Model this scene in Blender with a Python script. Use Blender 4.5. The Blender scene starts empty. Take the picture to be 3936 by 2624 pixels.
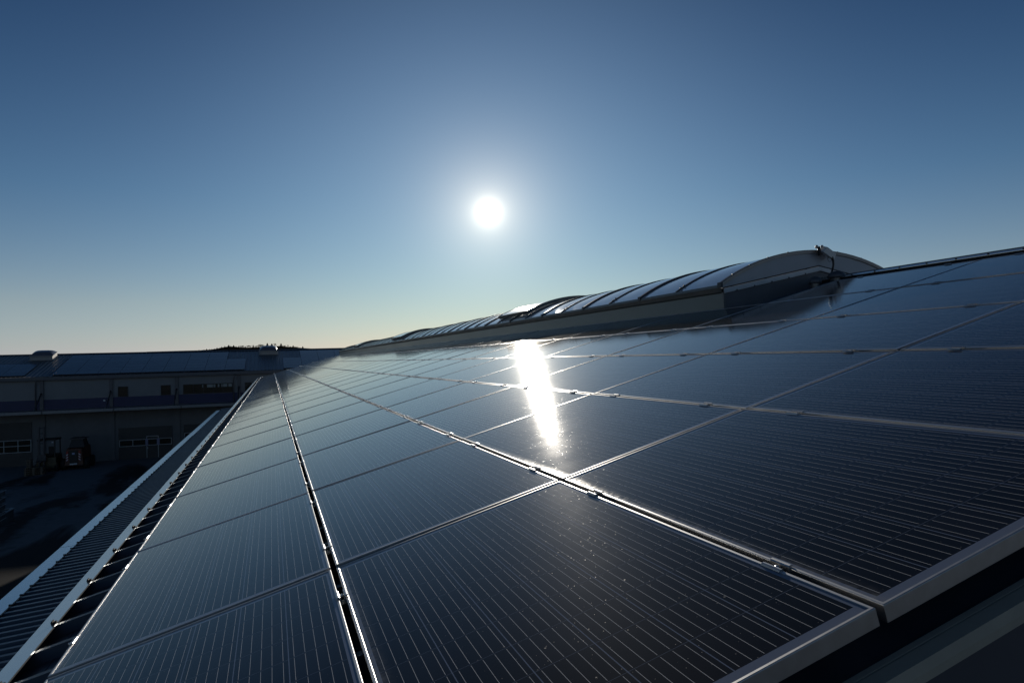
import bpy, math, random
from mathutils import Vector, Matrix, Euler
random.seed(7)
S = bpy.context.scene
COL = S.collection
R = math.radians

# ------------------------------------------------------------------ camera, sky, sun, exposure
cam_d = bpy.data.cameras.new('camera')
cam = bpy.data.objects.new('camera', cam_d)
COL.objects.link(cam)
cam_d.sensor_width = 36.0
cam_d.lens = 24.48
cam_d.clip_start = 0.05
cam_d.clip_end = 6000
CAM = Vector((0.76187, -2.82946, 1.06742))
rx, uy, bz = Vector((0.94466, -0.32698, -0.02650)), Vector((0.01803, -0.02891, 0.99942)), Vector((-0.32755, -0.94459, -0.02141))
cam.matrix_world = Matrix(((rx.x, uy.x, bz.x, CAM.x), (rx.y, uy.y, bz.y, CAM.y), (rx.z, uy.z, bz.z, CAM.z), (0, 0, 0, 1)))
S.camera = cam
SUN = Vector((0.29381, 0.93378, 0.20428)).normalized()
EL, AZ = math.asin(SUN.z), math.atan2(SUN.x, SUN.y)

wld = bpy.data.worlds.new('World')
S.world = wld
wld.use_nodes = True
nt = wld.node_tree
nt.nodes.clear()
def N(tree, kind, **kw):
    n = tree.nodes.new(kind)
    for k, v in kw.items():
        setattr(n, k, v)
    return n
def mth(tree, op, a, b=None, c=None, clamp=False):
    n = tree.nodes.new('ShaderNodeMath'); n.operation = op; n.use_clamp = clamp
    for i, v in enumerate((a, b, c)):
        if v is None: continue
        if isinstance(v, (int, float)): n.inputs[i].default_value = v
        else: tree.links.new(v, n.inputs[i])
    return n.outputs[0]
sky = N(nt, 'ShaderNodeTexSky', sky_type='NISHITA', sun_disc=False, sun_elevation=EL, sun_rotation=AZ,
        altitude=300, air_density=1.0, dust_density=0.0, ozone_density=4.0)
bg = N(nt, 'ShaderNodeBackground'); bg.inputs['Strength'].default_value = 0.075
# bright aureole of the low sun: an even falloff with the angle from the sun
tc = N(nt, 'ShaderNodeTexCoord')
dot = N(nt, 'ShaderNodeVectorMath', operation='DOT_PRODUCT')
nrm = N(nt, 'ShaderNodeVectorMath', operation='NORMALIZE')
nt.links.new(tc.outputs['Generated'], nrm.inputs[0])
nt.links.new(nrm.outputs[0], dot.inputs[0]); dot.inputs[1].default_value = SUN
ang = mth(nt, 'MULTIPLY', mth(nt, 'ARCCOSINE', mth(nt, 'MINIMUM', dot.outputs['Value'], 0.9999999)), 180 / math.pi)
g1 = mth(nt, 'MULTIPLY', mth(nt, 'EXPONENT', mth(nt, 'MULTIPLY', mth(nt, 'POWER', mth(nt, 'DIVIDE', ang, 0.36), 2), -1)), 60.0)
g2 = mth(nt, 'MULTIPLY', mth(nt, 'EXPONENT', mth(nt, 'MULTIPLY', ang, -1 / 2.7)), 0.85)
g3 = mth(nt, 'MULTIPLY', mth(nt, 'EXPONENT', mth(nt, 'MULTIPLY', ang, -1 / 0.45)), 3.0)
glow = mth(nt, 'ADD', mth(nt, 'ADD', g1, g2), g3)
bg2 = N(nt, 'ShaderNodeBackground'); bg2.inputs['Color'].default_value = (1.0, 0.88, 0.68, 1)
nt.links.new(glow, bg2.inputs['Strength'])
addn = N(nt, 'ShaderNodeAddShader'); wout = N(nt, 'ShaderNodeOutputWorld')
# a clear winter sky: deep blue away from the sun and overhead, paler towards the sun
szn = N(nt, 'ShaderNodeSeparateXYZ'); nt.links.new(nrm.outputs[0], szn.inputs[0])
ramp = N(nt, 'ShaderNodeValToRGB'); nt.links.new(szn.outputs['Z'], ramp.inputs['Fac'])
ramp.color_ramp.elements.remove(ramp.color_ramp.elements[0]); ramp.color_ramp.elements[0].position = 0.999; ramp.color_ramp.elements[0].color = (0.13, 0.16, 0.19, 1)
for e_, c_ in ((0.0, (0.92, 0.90, 1.10)), (0.03, (0.97, 0.86, 0.92)), (0.08, (1.08, 0.84, 0.78)), (0.22, (0.62, 0.65, 0.67)), (0.43, (0.29, 0.37, 0.45)), (0.56, (0.21, 0.25, 0.29))):
    el_ = ramp.color_ramp.elements.new(e_); el_.color = (*c_, 1)

tn = mth(nt, 'EXPONENT', mth(nt, 'MULTIPLY', mth(nt, 'POWER', mth(nt, 'DIVIDE', ang, 20.0), 2), -1))
mxs = N(nt, 'ShaderNodeMix', data_type='RGBA', clamp_result=False); nt.links.new(tn, mxs.inputs['Factor']); nt.links.new(ramp.outputs[0], mxs.inputs['A']); mxs.inputs['B'].default_value = (1.64, 1.29, 1.06, 1)
mul = N(nt, 'ShaderNodeMix', data_type='RGBA', blend_type='MULTIPLY', clamp_result=False); mul.inputs['Factor'].default_value = 1.0
hz_b = N(nt, 'ShaderNodeCombineColor'); hz_b.inputs[0].default_value = 1; hz_b.inputs[1].default_value = 1
nt.links.new(mth(nt, 'MULTIPLY_ADD', mth(nt, 'EXPONENT', mth(nt, 'MULTIPLY', mth(nt, 'MAXIMUM', szn.outputs['Z'], 0.0), -1 / 0.028)), 0.38, 1.0), hz_b.inputs[2])
mulh = N(nt, 'ShaderNodeMix', data_type='RGBA', blend_type='MULTIPLY', clamp_result=False); mulh.inputs['Factor'].default_value = 1.0
nt.links.new(sky.outputs[0], mulh.inputs['A']); nt.links.new(hz_b.outputs[0], mulh.inputs['B'])
nt.links.new(mulh.outputs['Result'], mul.inputs['A']); nt.links.new(mxs.outputs['Result'], mul.inputs['B'])
nt.links.new(mul.outputs['Result'], bg.inputs['Color'])
nt.links.new(bg.outputs[0], addn.inputs[0]); nt.links.new(bg2.outputs[0], addn.inputs[1])
nt.links.new(addn.outputs[0], wout.inputs['Surface'])

sun_d = bpy.data.lights.new('sun_lamp', 'SUN')
sun_d.energy = 3.0; sun_d.angle = R(0.55); sun_d.color = (1.0, 0.92, 0.8)
sun_o = bpy.data.objects.new('sun_lamp', sun_d); COL.objects.link(sun_o)
sun_o.rotation_euler = SUN.to_track_quat('Z', 'Y').to_euler()
S.view_settings.view_transform = 'Standard'; S.view_settings.look = 'None'
S.view_settings.exposure = 0.0; S.view_settings.gamma = 1.0; S.view_settings.use_curve_mapping = False
S.render.engine = 'CYCLES'
S.cycles.use_denoising = True
S.cycles.max_bounces = 8
S.cycles.sample_clamp_indirect = 8.0

# ------------------------------------------------------------------ materials
MATS = {}
def newmat(name):
    m = bpy.data.materials.new(name); m.use_nodes = True
    t = m.node_tree; b = t.nodes['Principled BSDF']
    MATS[name] = m
    return m, t, b
def rgb(c): return (c[0], c[1], c[2], 1)
def simple(name, c, rough=0.5, metal=0.0, noise=0.0, scale=6.0, rnoise=0.0, bump=0.0, stretch=None, spec=0.5):
    m, t, b = newmat(name)
    b.inputs['Base Color'].default_value = rgb(c); b.inputs['Roughness'].default_value = rough
    b.inputs['Metallic'].default_value = metal; b.inputs['Specular IOR Level'].default_value = spec
    if noise or rnoise or bump:
        co = N(t, 'ShaderNodeTexCoord'); mp = N(t, 'ShaderNodeMapping')
        if stretch: mp.inputs['Scale'].default_value = stretch
        t.links.new(co.outputs['Object'], mp.inputs[0])
        nz = N(t, 'ShaderNodeTexNoise'); nz.inputs['Scale'].default_value = scale; nz.inputs['Detail'].default_value = 6; nz.inputs['Roughness'].default_value = 0.62
        t.links.new(mp.outputs[0], nz.inputs['Vector'])
        f = nz.outputs['Fac']
        if noise:
            mx = N(t, 'ShaderNodeMix', data_type='RGBA')
            mx.inputs['A'].default_value = rgb([x * (1 - noise) for x in c]); mx.inputs['B'].default_value = rgb([min(1, x * (1 + noise)) for x in c])
            t.links.new(mth(t, 'MULTIPLY_ADD', f, 2.4, -0.7, clamp=True), mx.inputs['Factor'])
            t.links.new(mx.outputs['Result'], b.inputs['Base Color'])
        if rnoise:
            t.links.new(mth(t, 'MULTIPLY_ADD', f, rnoise * 2, rough - rnoise, clamp=True), b.inputs['Roughness'])
        if bump:
            bp = N(t, 'ShaderNodeBump'); bp.inputs['Strength'].default_value = 1.0; bp.inputs['Distance'].default_value = bump
            t.links.new(f, bp.inputs['Height']); t.links.new(bp.outputs[0], b.inputs['Normal'])
    return m

ALU = simple('anodised_aluminium', (0.55, 0.55, 0.55), 0.43, 1.0, noise=0.08, scale=9, rnoise=0.06, stretch=(3, 0.4, 3))
ALU_DULL = simple('mill_aluminium', (0.55, 0.56, 0.57), 0.42, 1.0, noise=0.1, scale=20)
STEEL = simple('galvanised_flashing', (0.66, 0.70, 0.72), 0.24, 0.9, noise=0.10, scale=2.2, rnoise=0.05, bump=0.0006, stretch=(1, 0.35, 1))
SHEET = simple('dark_coated_sheet', (0.075, 0.085, 0.105), 0.40, 0.0, noise=0.2, scale=1.6, rnoise=0.08, stretch=(0.5, 1, 1), spec=0.35)
SHEET2 = simple('canopy_sheet', (0.10, 0.115, 0.14), 0.36, 0.0, noise=0.22, scale=1.1, rnoise=0.08)
CURB = simple('skylight_curb_sheet', (0.15, 0.16, 0.15), 0.36, 0.45, noise=0.2, scale=1.3, rnoise=0.09, bump=0.004, stretch=(1, 0.5, 1.6))
SILL = simple('skylight_sill_profile', (0.16, 0.16, 0.155), 0.42, 0.6, noise=0.1)
ENDW = simple('skylight_end_panel', (0.36, 0.38, 0.42), 0.38, 0.2, noise=0.08, scale=2)
TRIM = simple('pale_trim', (0.50, 0.52, 0.55), 0.4, 0.3, noise=0.08)
VERGE = simple('verge_metal', (0.40, 0.375, 0.31), 0.6, 0.0, spec=0.1, noise=0.12, scale=5)
CEDGE = simple('canopy_edge_metal', (0.20, 0.215, 0.23), 0.45, 0.4, noise=0.1)
BLACK = simple('black_plastic', (0.012, 0.012, 0.013), 0.5, noise=0.2, scale=30)
RUBBER = simple('rubber', (0.015, 0.015, 0.015), 0.75, noise=0.3, scale=8)
DKMETAL = simple('dark_arch_profile', (0.055, 0.06, 0.07), 0.42, 0.4)
SENSW = simple('sensor_housing', (0.75, 0.75, 0.73), 0.45, noise=0.08, scale=14)
CUPM = simple('anemometer_cup', (0.60, 0.54, 0.50), 0.35, noise=0.1, scale=20)
COWL = simple('cowl_cap', (0.10, 0.11, 0.13), 0.45, 0.3, noise=0.2, scale=12)
STAIN = simple('stainless_bolt', (0.75, 0.75, 0.74), 0.22, 1.0)

def glaz():
    m, t, b = newmat('skylight_glazing')
    b.inputs['Base Color'].default_value = (0.80, 0.80, 0.84, 1); b.inputs['Roughness'].default_value = 0.12
    b.inputs['IOR'].default_value = 1.8; b.inputs['Coat Weight'].default_value = 1.0; b.inputs['Coat IOR'].default_value = 1.6; b.inputs['Coat Roughness'].default_value = 0.10
    tr = N(t, 'ShaderNodeBsdfTranslucent'); tr.inputs['Color'].default_value = (0.84, 0.85, 0.88, 1)
    mx = N(t, 'ShaderNodeMixShader'); mx.inputs[0].default_value = 0.15
    o = t.nodes['Material Output']
    t.links.new(b.outputs[0], mx.inputs[1]); t.links.new(tr.outputs[0], mx.inputs[2]); t.links.new(mx.outputs[0], o.inputs['Surface'])
    co = N(t, 'ShaderNodeTexCoord'); nz = N(t, 'ShaderNodeTexNoise'); nz.inputs['Scale'].default_value = 1.4; nz.inputs['Detail'].default_value = 4
    t.links.new(co.outputs['Object'], nz.inputs['Vector'])
    bp = N(t, 'ShaderNodeBump'); bp.inputs['Distance'].default_value = 0.003; t.links.new(nz.outputs['Fac'], bp.inputs['Height'])
    t.links.new(bp.outputs[0], b.inputs['Normal'])
    return m
GLAZ = glaz()
BOUNCE = simple('white_bounce_sheet', (0.80, 0.80, 0.80), 0.7, noise=0.04)

def pv_glass():
    """Monocrystalline laminate: 6 x 10 cells, five wires a cell, pale backsheet in the gaps, dust on the glass."""
    m, t, b = newmat('solar_laminate')
    co = N(t, 'ShaderNodeTexCoord'); sp = N(t, 'ShaderNodeSeparateXYZ'); t.links.new(co.outputs['Object'], sp.inputs[0])
    X, Y = sp.outputs['X'], sp.outputs['Y']
    PX, PY = 0.158, 0.1605
    cx = mth(t, 'DIVIDE', mth(t, 'ADD', X, 3 * PX), PX)
    cy = mth(t, 'DIVIDE', mth(t, 'ADD', Y, 5 * PY), PY)
    def edge(v, pitch):      # metres to the nearest cell border
        return mth(t, 'MULTIPLY', mth(t, 'SUBTRACT', 0.5, mth(t, 'ABSOLUTE', mth(t, 'SUBTRACT', mth(t, 'FRACT', v), 0.5))), pitch)
    gx = mth(t, 'LESS_THAN', edge(cx, PX), 0.0014)
    gy = mth(t, 'LESS_THAN', edge(cy, PY), 0.0009)
    ox = mth(t, 'GREATER_THAN', mth(t, 'ABSOLUTE', X), 3 * PX - 0.001)
    oy = mth(t, 'GREATER_THAN', mth(t, 'ABSOLUTE', Y), 5 * PY - 0.001)
    out = mth(t, 'MAXIMUM', ox, oy)
    back = mth(t, 'MAXIMUM', mth(t, 'MAXIMUM', gx, mth(t, 'MULTIPLY', gy, 0.55)), out)
    wb = mth(t, 'LESS_THAN', mth(t, 'ABSOLUTE', mth(t, 'SUBTRACT', mth(t, 'FRACT', mth(t, 'MULTIPLY', cx, 5)), 0.5)), 0.5 * 0.0011 / (PX / 5))
    wire = mth(t, 'MULTIPLY', mth(t, 'MULTIPLY', wb, mth(t, 'SUBTRACT', 1, mth(t, 'MULTIPLY', mth(t, 'LESS_THAN', edge(cy, PY), 0.006), 0.9))), mth(t, 'SUBTRACT', 1, out))
    oi = N(t, 'ShaderNodeObjectInfo')
    off = N(t, 'ShaderNodeVectorMath', operation='MULTIPLY_ADD')
    cb = N(t, 'ShaderNodeCombineXYZ')
    for i in range(3): t.links.new(oi.outputs['Random'], cb.inputs[i])
    t.links.new(cb.outputs[0], off.inputs[0]); off.inputs[1].default_value = (37, 53, 11); t.links.new(co.outputs['Object'], off.inputs[2])
    # dust speckle
    vo = N(t, 'ShaderNodeTexVoronoi'); vo.inputs['Scale'].default_value = 26; vo.inputs['Randomness'].default_value = 1.0
    t.links.new(off.outputs[0], vo.inputs['Vector'])
    sc = N(t, 'ShaderNodeSeparateColor'); t.links.new(vo.outputs['Color'], sc.inputs[0])
    size = mth(t, 'MULTIPLY', mth(t, 'POWER', sc.outputs[0], 4.0), 0.085)
    speck = mth(t, 'LESS_THAN', vo.outputs['Distance'], size)
    vo2 = N(t, 'ShaderNodeTexVoronoi'); vo2.inputs['Scale'].default_value = 90
    t.links.new(off.outputs[0], vo2.inputs['Vector'])
    sc2 = N(t, 'ShaderNodeSeparateColor'); t.links.new(vo2.outputs['Color'], sc2.inputs[0])
    speck2 = mth(t, 'LESS_THAN', vo2.outputs['Distance'], mth(t, 'MULTIPLY', mth(t, 'POWER', sc2.outputs[0], 4.5), 0.16))
    nz = N(t, 'ShaderNodeTexNoise'); nz.inputs['Scale'].default_value = 3.0; nz.inputs['Detail'].default_value = 8; nz.inputs['Roughness'].default_value = 0.7
    t.links.new(off.outputs[0], nz.inputs['Vector'])
    # line of dried dirt washed against the lower frame
    low = N(t, 'ShaderNodeMapRange'); low.inputs['From Min'].default_value = -0.482; low.inputs['From Max'].default_value = -0.435
    low.inputs['To Min'].default_value = 1; low.inputs['To Max'].default_value = 0; t.links.new(X, low.inputs['Value'])
    nzf = N(t, 'ShaderNodeTexNoise'); nzf.inputs['Scale'].default_value = 55; nzf.inputs['Detail'].default_value = 5
    t.links.new(off.outputs[0], nzf.inputs['Vector'])
    dirt = mth(t, 'MULTIPLY', mth(t, 'POWER', low.outputs[0], 1.6), mth(t, 'MULTIPLY_ADD', nzf.outputs['Fac'], 1.3, -0.28, clamp=True))
    film = mth(t, 'MULTIPLY_ADD', nz.outputs['Fac'], 0.05, -0.012, clamp=True)
    dust = mth(t, 'MINIMUM', mth(t, 'ADD', mth(t, 'ADD', mth(t, 'MULTIPLY', speck, 0.36), mth(t, 'MULTIPLY', speck2, 0.32)), mth(t, 'ADD', mth(t, 'MULTIPLY', dirt, 0.7), film)), 0.9)
    def mix(a, bb, f):
        n = N(t, 'ShaderNodeMix', data_type='RGBA')
        for k, v in (('A', a), ('B', bb)):
            if isinstance(v, tuple): n.inputs[k].default_value = rgb(v)
            else: t.links.new(v, n.inputs[k])
        t.links.new(f, n.inputs['Factor'])
        return n.outputs['Result']
    wn = N(t, 'ShaderNodeTexWhiteNoise', noise_dimensions='3D'); cw = N(t, 'ShaderNodeCombineXYZ')
    t.links.new(mth(t, 'FLOOR', cx), cw.inputs[0]); t.links.new(mth(t, 'FLOOR', cy), cw.inputs[1]); t.links.new(oi.outputs['Random'], cw.inputs[2])
    t.links.new(cw.outputs[0], wn.inputs['Vector'])
    cell = mix((0.0045, 0.0045, 0.006), (0.0095, 0.0095, 0.0125), wn.outputs['Value'])
    c = mix(cell, (0.20, 0.24, 0.33), back)
    c = mix(c, (0.92, 0.90, 0.87), wire)
    c = mix(c, (0.42, 0.40, 0.37), dust)
    t.links.new(c, b.inputs['Base Color'])
    t.links.new(mth(t, 'ADD', mth(t, 'MULTIPLY_ADD', nz.outputs['Fac'], 0.026, 0.044), mth(t, 'MULTIPLY', dust, 0.5)), b.inputs['Roughness'])
    b.inputs['IOR'].default_value = 1.32
    b.inputs['Specular Tint'].default_value = (1.0, 0.93, 0.86, 1); b.inputs['Coat Weight'].default_value = 0.016; b.inputs['Coat Roughness'].default_value = 0.42; b.inputs['Coat IOR'].default_value = 1.5; b.inputs['Coat Tint'].default_value = (1.0, 0.97, 0.92, 1)
    bp = N(t, 'ShaderNodeBump'); bp.inputs['Distance'].default_value = 0.00012; bp.inputs['Strength'].default_value = 0.5
    nb = N(t, 'ShaderNodeTexNoise'); nb.inputs['Scale'].default_value = 420; nb.inputs['Detail'].default_value = 2
    t.links.new(off.outputs[0], nb.inputs['Vector']); t.links.new(nb.outputs['Fac'], bp.inputs['Height']); t.links.new(bp.outputs[0], b.inputs['Normal'])
    return m
PV = pv_glass()

def far_pv():
    m, t, b = newmat('far_solar_laminate')
    co = N(t, 'ShaderNodeTexCoord'); sp = N(t, 'ShaderNodeSeparateXYZ'); t.links.new(co.outputs['Object'], sp.inputs[0])
    fr = mth(t, 'MAXIMUM', mth(t, 'GREATER_THAN', mth(t, 'ABSOLUTE', sp.outputs['X']), 0.815), mth(t, 'GREATER_THAN', mth(t, 'ABSOLUTE', sp.outputs['Y']), 0.475))
    mx = N(t, 'ShaderNodeMix', data_type='RGBA'); mx.inputs['A'].default_value = (0.02, 0.023, 0.035, 1); mx.inputs['B'].default_value = (0.12, 0.13, 0.15, 1)
    t.links.new(fr, mx.inputs['Factor']); t.links.new(mx.outputs['Result'], b.inputs['Base Color'])
    b.inputs['Roughness'].default_value = 0.16
    return m
FARPV = far_pv()
WALL = simple('warehouse_cladding', (0.22, 0.225, 0.23), 0.6, noise=0.08, scale=0.7)
WALLB = simple('concrete_plinth_wall', (0.15, 0.155, 0.16), 0.75, noise=0.14, scale=0.8)
PANE_REFL = simple('painted_pane_reflection', (0.34, 0.36, 0.34), 0.7, noise=0.1)  # pale colour standing in for bright reflections in the panes
BLUE = simple('blue_cladding_band', (0.010, 0.016, 0.085), 0.45, noise=0.1, scale=1)
PILL = simple('steel_pillar', (0.13, 0.125, 0.13), 0.55, noise=0.1)
GATE = simple('dark_gate_panel', (0.035, 0.035, 0.037), 0.5, noise=0.2, scale=1.5)
FRAMEW = simple('pale_window_profile', (0.42, 0.45, 0.46), 0.45, noise=0.05)
LILAC = simple('lilac_post', (0.22, 0.22, 0.34), 0.5, noise=0.05)
WINF = simple('brown_window_frame', (0.025, 0.022, 0.02), 0.5)
FARROOF = simple('warehouse_roof_sheet', (0.17, 0.19, 0.22), 0.42, 0.3, noise=0.12, scale=0.8)
FASC = simple('warehouse_fascia', (0.12, 0.125, 0.14), 0.5, noise=0.08)
DOMEW = simple('dome_curb_white', (0.36, 0.35, 0.34), 0.5, noise=0.06)
DOMEG = simple('dome_acrylic', (0.13, 0.135, 0.17), 0.22, noise=0.05)
YELL = simple('machine_yellow', (0.07, 0.05, 0.015), 0.5, noise=0.25, scale=5)
ORAN = simple('machine_orange', (0.085, 0.025, 0.012), 0.5, noise=0.25, scale=5)
WOOD = simple('pallet_wood', (0.14, 0.11, 0.08), 0.8, noise=0.3, scale=7)
WHITE = simple('white_plate', (0.62, 0.64, 0.66), 0.5)
REDW = simple('red_reflector', (0.30, 0.03, 0.02), 0.5)
SKIPM = simple('skip_steel', (0.10, 0.115, 0.12), 0.6, noise=0.3, scale=3)
BARK = simple('bark', (0.035, 0.028, 0.024), 0.9, noise=0.3)
CONIF = simple('conifer_needles', (0.028, 0.036, 0.034), 0.9, noise=0.4, scale=0.6, spec=0.0)
TWIG = simple('bare_twigs', (0.05, 0.045, 0.042), 0.9, noise=0.3, scale=0.6, spec=0.0)
HILL = simple('hill_cover', (0.010, 0.010, 0.009), 0.95, noise=0.4, scale=0.05, spec=0.0)
def pane_glass():
    m, t, b = newmat('window_pane'); b.inputs['Base Color'].default_value = (0.03, 0.027, 0.02, 1); b.inputs['Roughness'].default_value = 0.04; b.inputs['Specular IOR Level'].default_value = 0.6
    return m
PANE = pane_glass()
def yard_mat():
    m, t, b = newmat('yard_concrete')
    co = N(t, 'ShaderNodeTexCoord')
    def noise(scale, det, st=(1, 1, 1), rot=0.0, dist=0.0):
        mp = N(t, 'ShaderNodeMapping'); mp.inputs['Scale'].default_value = st; mp.inputs['Rotation'].default_value = (0, 0, rot)
        t.links.new(co.outputs['Object'], mp.inputs[0])
        n = N(t, 'ShaderNodeTexNoise'); n.inputs['Scale'].default_value = scale; n.inputs['Detail'].default_value = det; n.inputs['Distortion'].default_value = dist
        t.links.new(mp.outputs[0], n.inputs['Vector']); return n.outputs['Fac']
    a = noise(0.16, 7, (1.8, 0.5, 1), R(18), 0.6)      # long mud tracks
    c = noise(1.6, 8)
    wet = mth(t, 'MULTIPLY_ADD', mth(t, 'MULTIPLY_ADD', c, 0.22, a), 9.0, -5.35, clamp=True)
    mx = N(t, 'ShaderNodeMix', data_type='RGBA'); mx.inputs['A'].default_value = (0.20, 0.205, 0.21, 1); mx.inputs['B'].default_value = (0.045, 0.04, 0.036, 1)
    t.links.new(wet, mx.inputs['Factor'])
    m2 = N(t, 'ShaderNodeMix', data_type='RGBA', blend_type='MULTIPLY'); m2.inputs['Factor'].default_value = 0.5
    t.links.new(mx.outputs['Result'], m2.inputs['A'])
    cr = N(t, 'ShaderNodeCombineColor')
    for i in range(3): t.links.new(mth(t, 'MULTIPLY_ADD', c, 0.9, 0.5), cr.inputs[i])
    t.links.new(cr.outputs[0], m2.inputs['B'])
    spy = N(t, 'ShaderNodeSeparateXYZ'); t.links.new(co.outputs['Object'], spy.inputs[0])
    edge_ = mth(t, 'ADD', spy.outputs['Y'], mth(t, 'MULTIPLY', mth(t, 'SUBTRACT', a, 0.5), 30.0))
    edge_ = mth(t, 'ADD', edge_, mth(t, 'MULTIPLY', spy.outputs['X'], -1.0))
    mud_shade = mth(t, 'MULTIPLY_ADD', edge_, -0.35, 15.6, clamp=True)  # dark mud tone, also painted in as shade over the sunlit yard patch
    mud_shade = mth(t, 'MULTIPLY', mud_shade, mth(t, 'MULTIPLY_ADD', spy.outputs['Y'], 0.2, -0.2, clamp=True))
    m3 = N(t, 'ShaderNodeMix', data_type='RGBA'); t.links.new(mud_shade, m3.inputs['Factor']); t.links.new(m2.outputs['Result'], m3.inputs['A'])
    b.inputs['Specular IOR Level'].default_value = 0.12; m3.inputs['B'].default_value = (0.030, 0.029, 0.028, 1); t.links.new(m3.outputs['Result'], b.inputs['Base Color'])
    b.inputs['Roughness'].default_value = 0.8
    return m
YARD = yard_mat()

# ------------------------------------------------------------------ builders
SLOPE = R(15)
CS, SN = math.cos(SLOPE), math.sin(SLOPE)
def P(v, u, h=0.0):             # point on our roof: v up the slope, u along the ridge, h above the panels' top
    return Vector((v * CS - h * SN, u, v * SN + h * CS))
class MB:
    def __init__(s): s.v = []; s.f = []; s.sm = []
    def add(s, vs, fs, smooth=False):
        n = len(s.v); s.v += [Vector(x) for x in vs]; s.f += [tuple(i + n for i in f) for f in fs]; s.sm += [smooth] * len(fs); return s
    def quad(s, a, b, c, d, smooth=False): return s.add([a, b, c, d], [(0, 1, 2, 3)], smooth)
    def hexa(s, p, smooth=False):      # 8 corners: bottom ring then top ring
        return s.add(p, [(3, 2, 1, 0), (4, 5, 6, 7), (0, 1, 5, 4), (1, 2, 6, 5), (2, 3, 7, 6), (3, 0, 4, 7)], smooth)
    def box(s, x0, x1, y0, y1, z0, z1, T=None):
        p = [Vector(q) for q in ((x0, y0, z0), (x1, y0, z0), (x1, y1, z0), (x0, y1, z0), (x0, y0, z1), (x1, y0, z1), (x1, y1, z1), (x0, y1, z1))]
        if T: p = [T(q) if callable(T) else T @ q for q in p]
        return s.hexa(p)
    def rbox(s, v0, v1, u0, u1, h0, h1): return s.box(v0, v1, u0, u1, h0, h1, lambda q: P(q.x, q.y, q.z))
    def tube(s, pts, r, n=10, caps=True, smooth=True):
        pts = [Vector(p) for p in pts]; rs = r if isinstance(r, (list, tuple)) else [r] * len(pts)
        vs = []; fs = []; up = None
        for i, p in enumerate(pts):
            d = (pts[min(i + 1, len(pts) - 1)] - pts[max(i - 1, 0)]).normalized()
            if up is None: up = Vector((0, 0, 1)) if abs(d.z) < 0.9 else Vector((1, 0, 0))
            a = d.cross(up).normalized(); bb = a.cross(d).normalized(); up = bb
            for k in range(n):
                t = 2 * math.pi * k / n; vs.append(p + (a * math.cos(t) + bb * math.sin(t)) * rs[i])
        for i in range(len(pts) - 1):
            for k in range(n): fs.append((i * n + k, i * n + (k + 1) % n, (i + 1) * n + (k + 1) % n, (i + 1) * n + k))
        s.add(vs, fs, smooth)
        if caps:
            s.add(vs[:n], [tuple(range(n))]); s.add(vs[-n:], [tuple(range(n))])
        return s
    def lathe(s, prof, c, n=20, T=None, smooth=True):   # prof: (radius, height)
        vs = []
        for r_, z in prof:
            for k in range(n):
                t = 2 * math.pi * k / n; q = Vector((r_ * math.cos(t), r_ * math.sin(t), z)); vs.append((T @ q if T else q) + Vector(c))
        fs = [(i * n + k, i * n + (k + 1) % n, (i + 1) * n + (k + 1) % n, (i + 1) * n + k) for i in range(len(prof) - 1) for k in range(n)]
        return s.add(vs, fs, smooth)
    def loft(s, rings, closed=False, smooth=False):      # rings of points of equal length
        n = len(rings[0]); vs = [p for r_ in rings for p in r_]; m = n if closed else n - 1
        return s.add(vs, [(i * n + k, i * n + (k + 1) % n, (i + 1) * n + (k + 1) % n, (i + 1) * n + k) for i in range(len(rings) - 1) for k in range(m)], smooth)
    def build(s, name, mat, parent=None, weld=True):
        o_ = Vector((0, 0, 0)); q = parent
        while q is not None: o_ = o_ + q.location; q = q.parent
        me = bpy.data.meshes.new(name); me.from_pydata([tuple(x - o_) for x in s.v], [], s.f)
        me.polygons.foreach_set('use_smooth', s.sm)
        me.materials.append(mat)
        import bmesh
        bm = bmesh.new(); bm.from_mesh(me)
        if weld: bmesh.ops.remove_doubles(bm, verts=bm.verts, dist=1e-5)
        bmesh.ops.recalc_face_normals(bm, faces=bm.faces)
        bm.to_mesh(me); bm.free(); me.update()
        ob = bpy.data.objects.new(name, me); COL.objects.link(ob)
        if parent is not None: ob.parent = parent
        return ob
def tag(o, label=None, cat=None, group=None, kind=None):
    if label: o['label'] = label
    if cat: o['category'] = cat
    if group: o['group'] = group
    if kind: o['kind'] = kind
    return o
def root(name, loc, label, cat, group=None):
    o = bpy.data.objects.new(name, None); COL.objects.link(o); o.location = loc; o.empty_display_size = 0.2
    return tag(o, label, cat, group)
def dup(o, parent=None):
    c = o.copy(); COL.objects.link(c)
    if parent is not None: c.parent = parent
    for ch in list(o.children): dup(ch, c)
    return c
ORD1 = 'zeroth first second third fourth fifth sixth seventh eighth ninth tenth eleventh twelfth thirteenth fourteenth fifteenth sixteenth seventeenth eighteenth nineteenth twentieth'.split()
def ordn(n):
    if n <= 20: return ORD1[n]
    if n == 30: return 'thirtieth'
    if n == 40: return 'fortieth'
    return ('twenty ' if n < 30 else 'thirty ' if n < 40 else 'forty ') + ORD1[n % 10]
NUM = 'zero one two three four five six seven eight'.split()

# ------------------------------------------------------------------ setting: yard and hill
GZ = -7.02
g = MB(); g.quad((-2600, -900, GZ), (2600, -900, GZ), (2600, 4200, GZ), (-2600, 4200, GZ))
tag(g.build('yard_ground', YARD), kind='structure')

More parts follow.
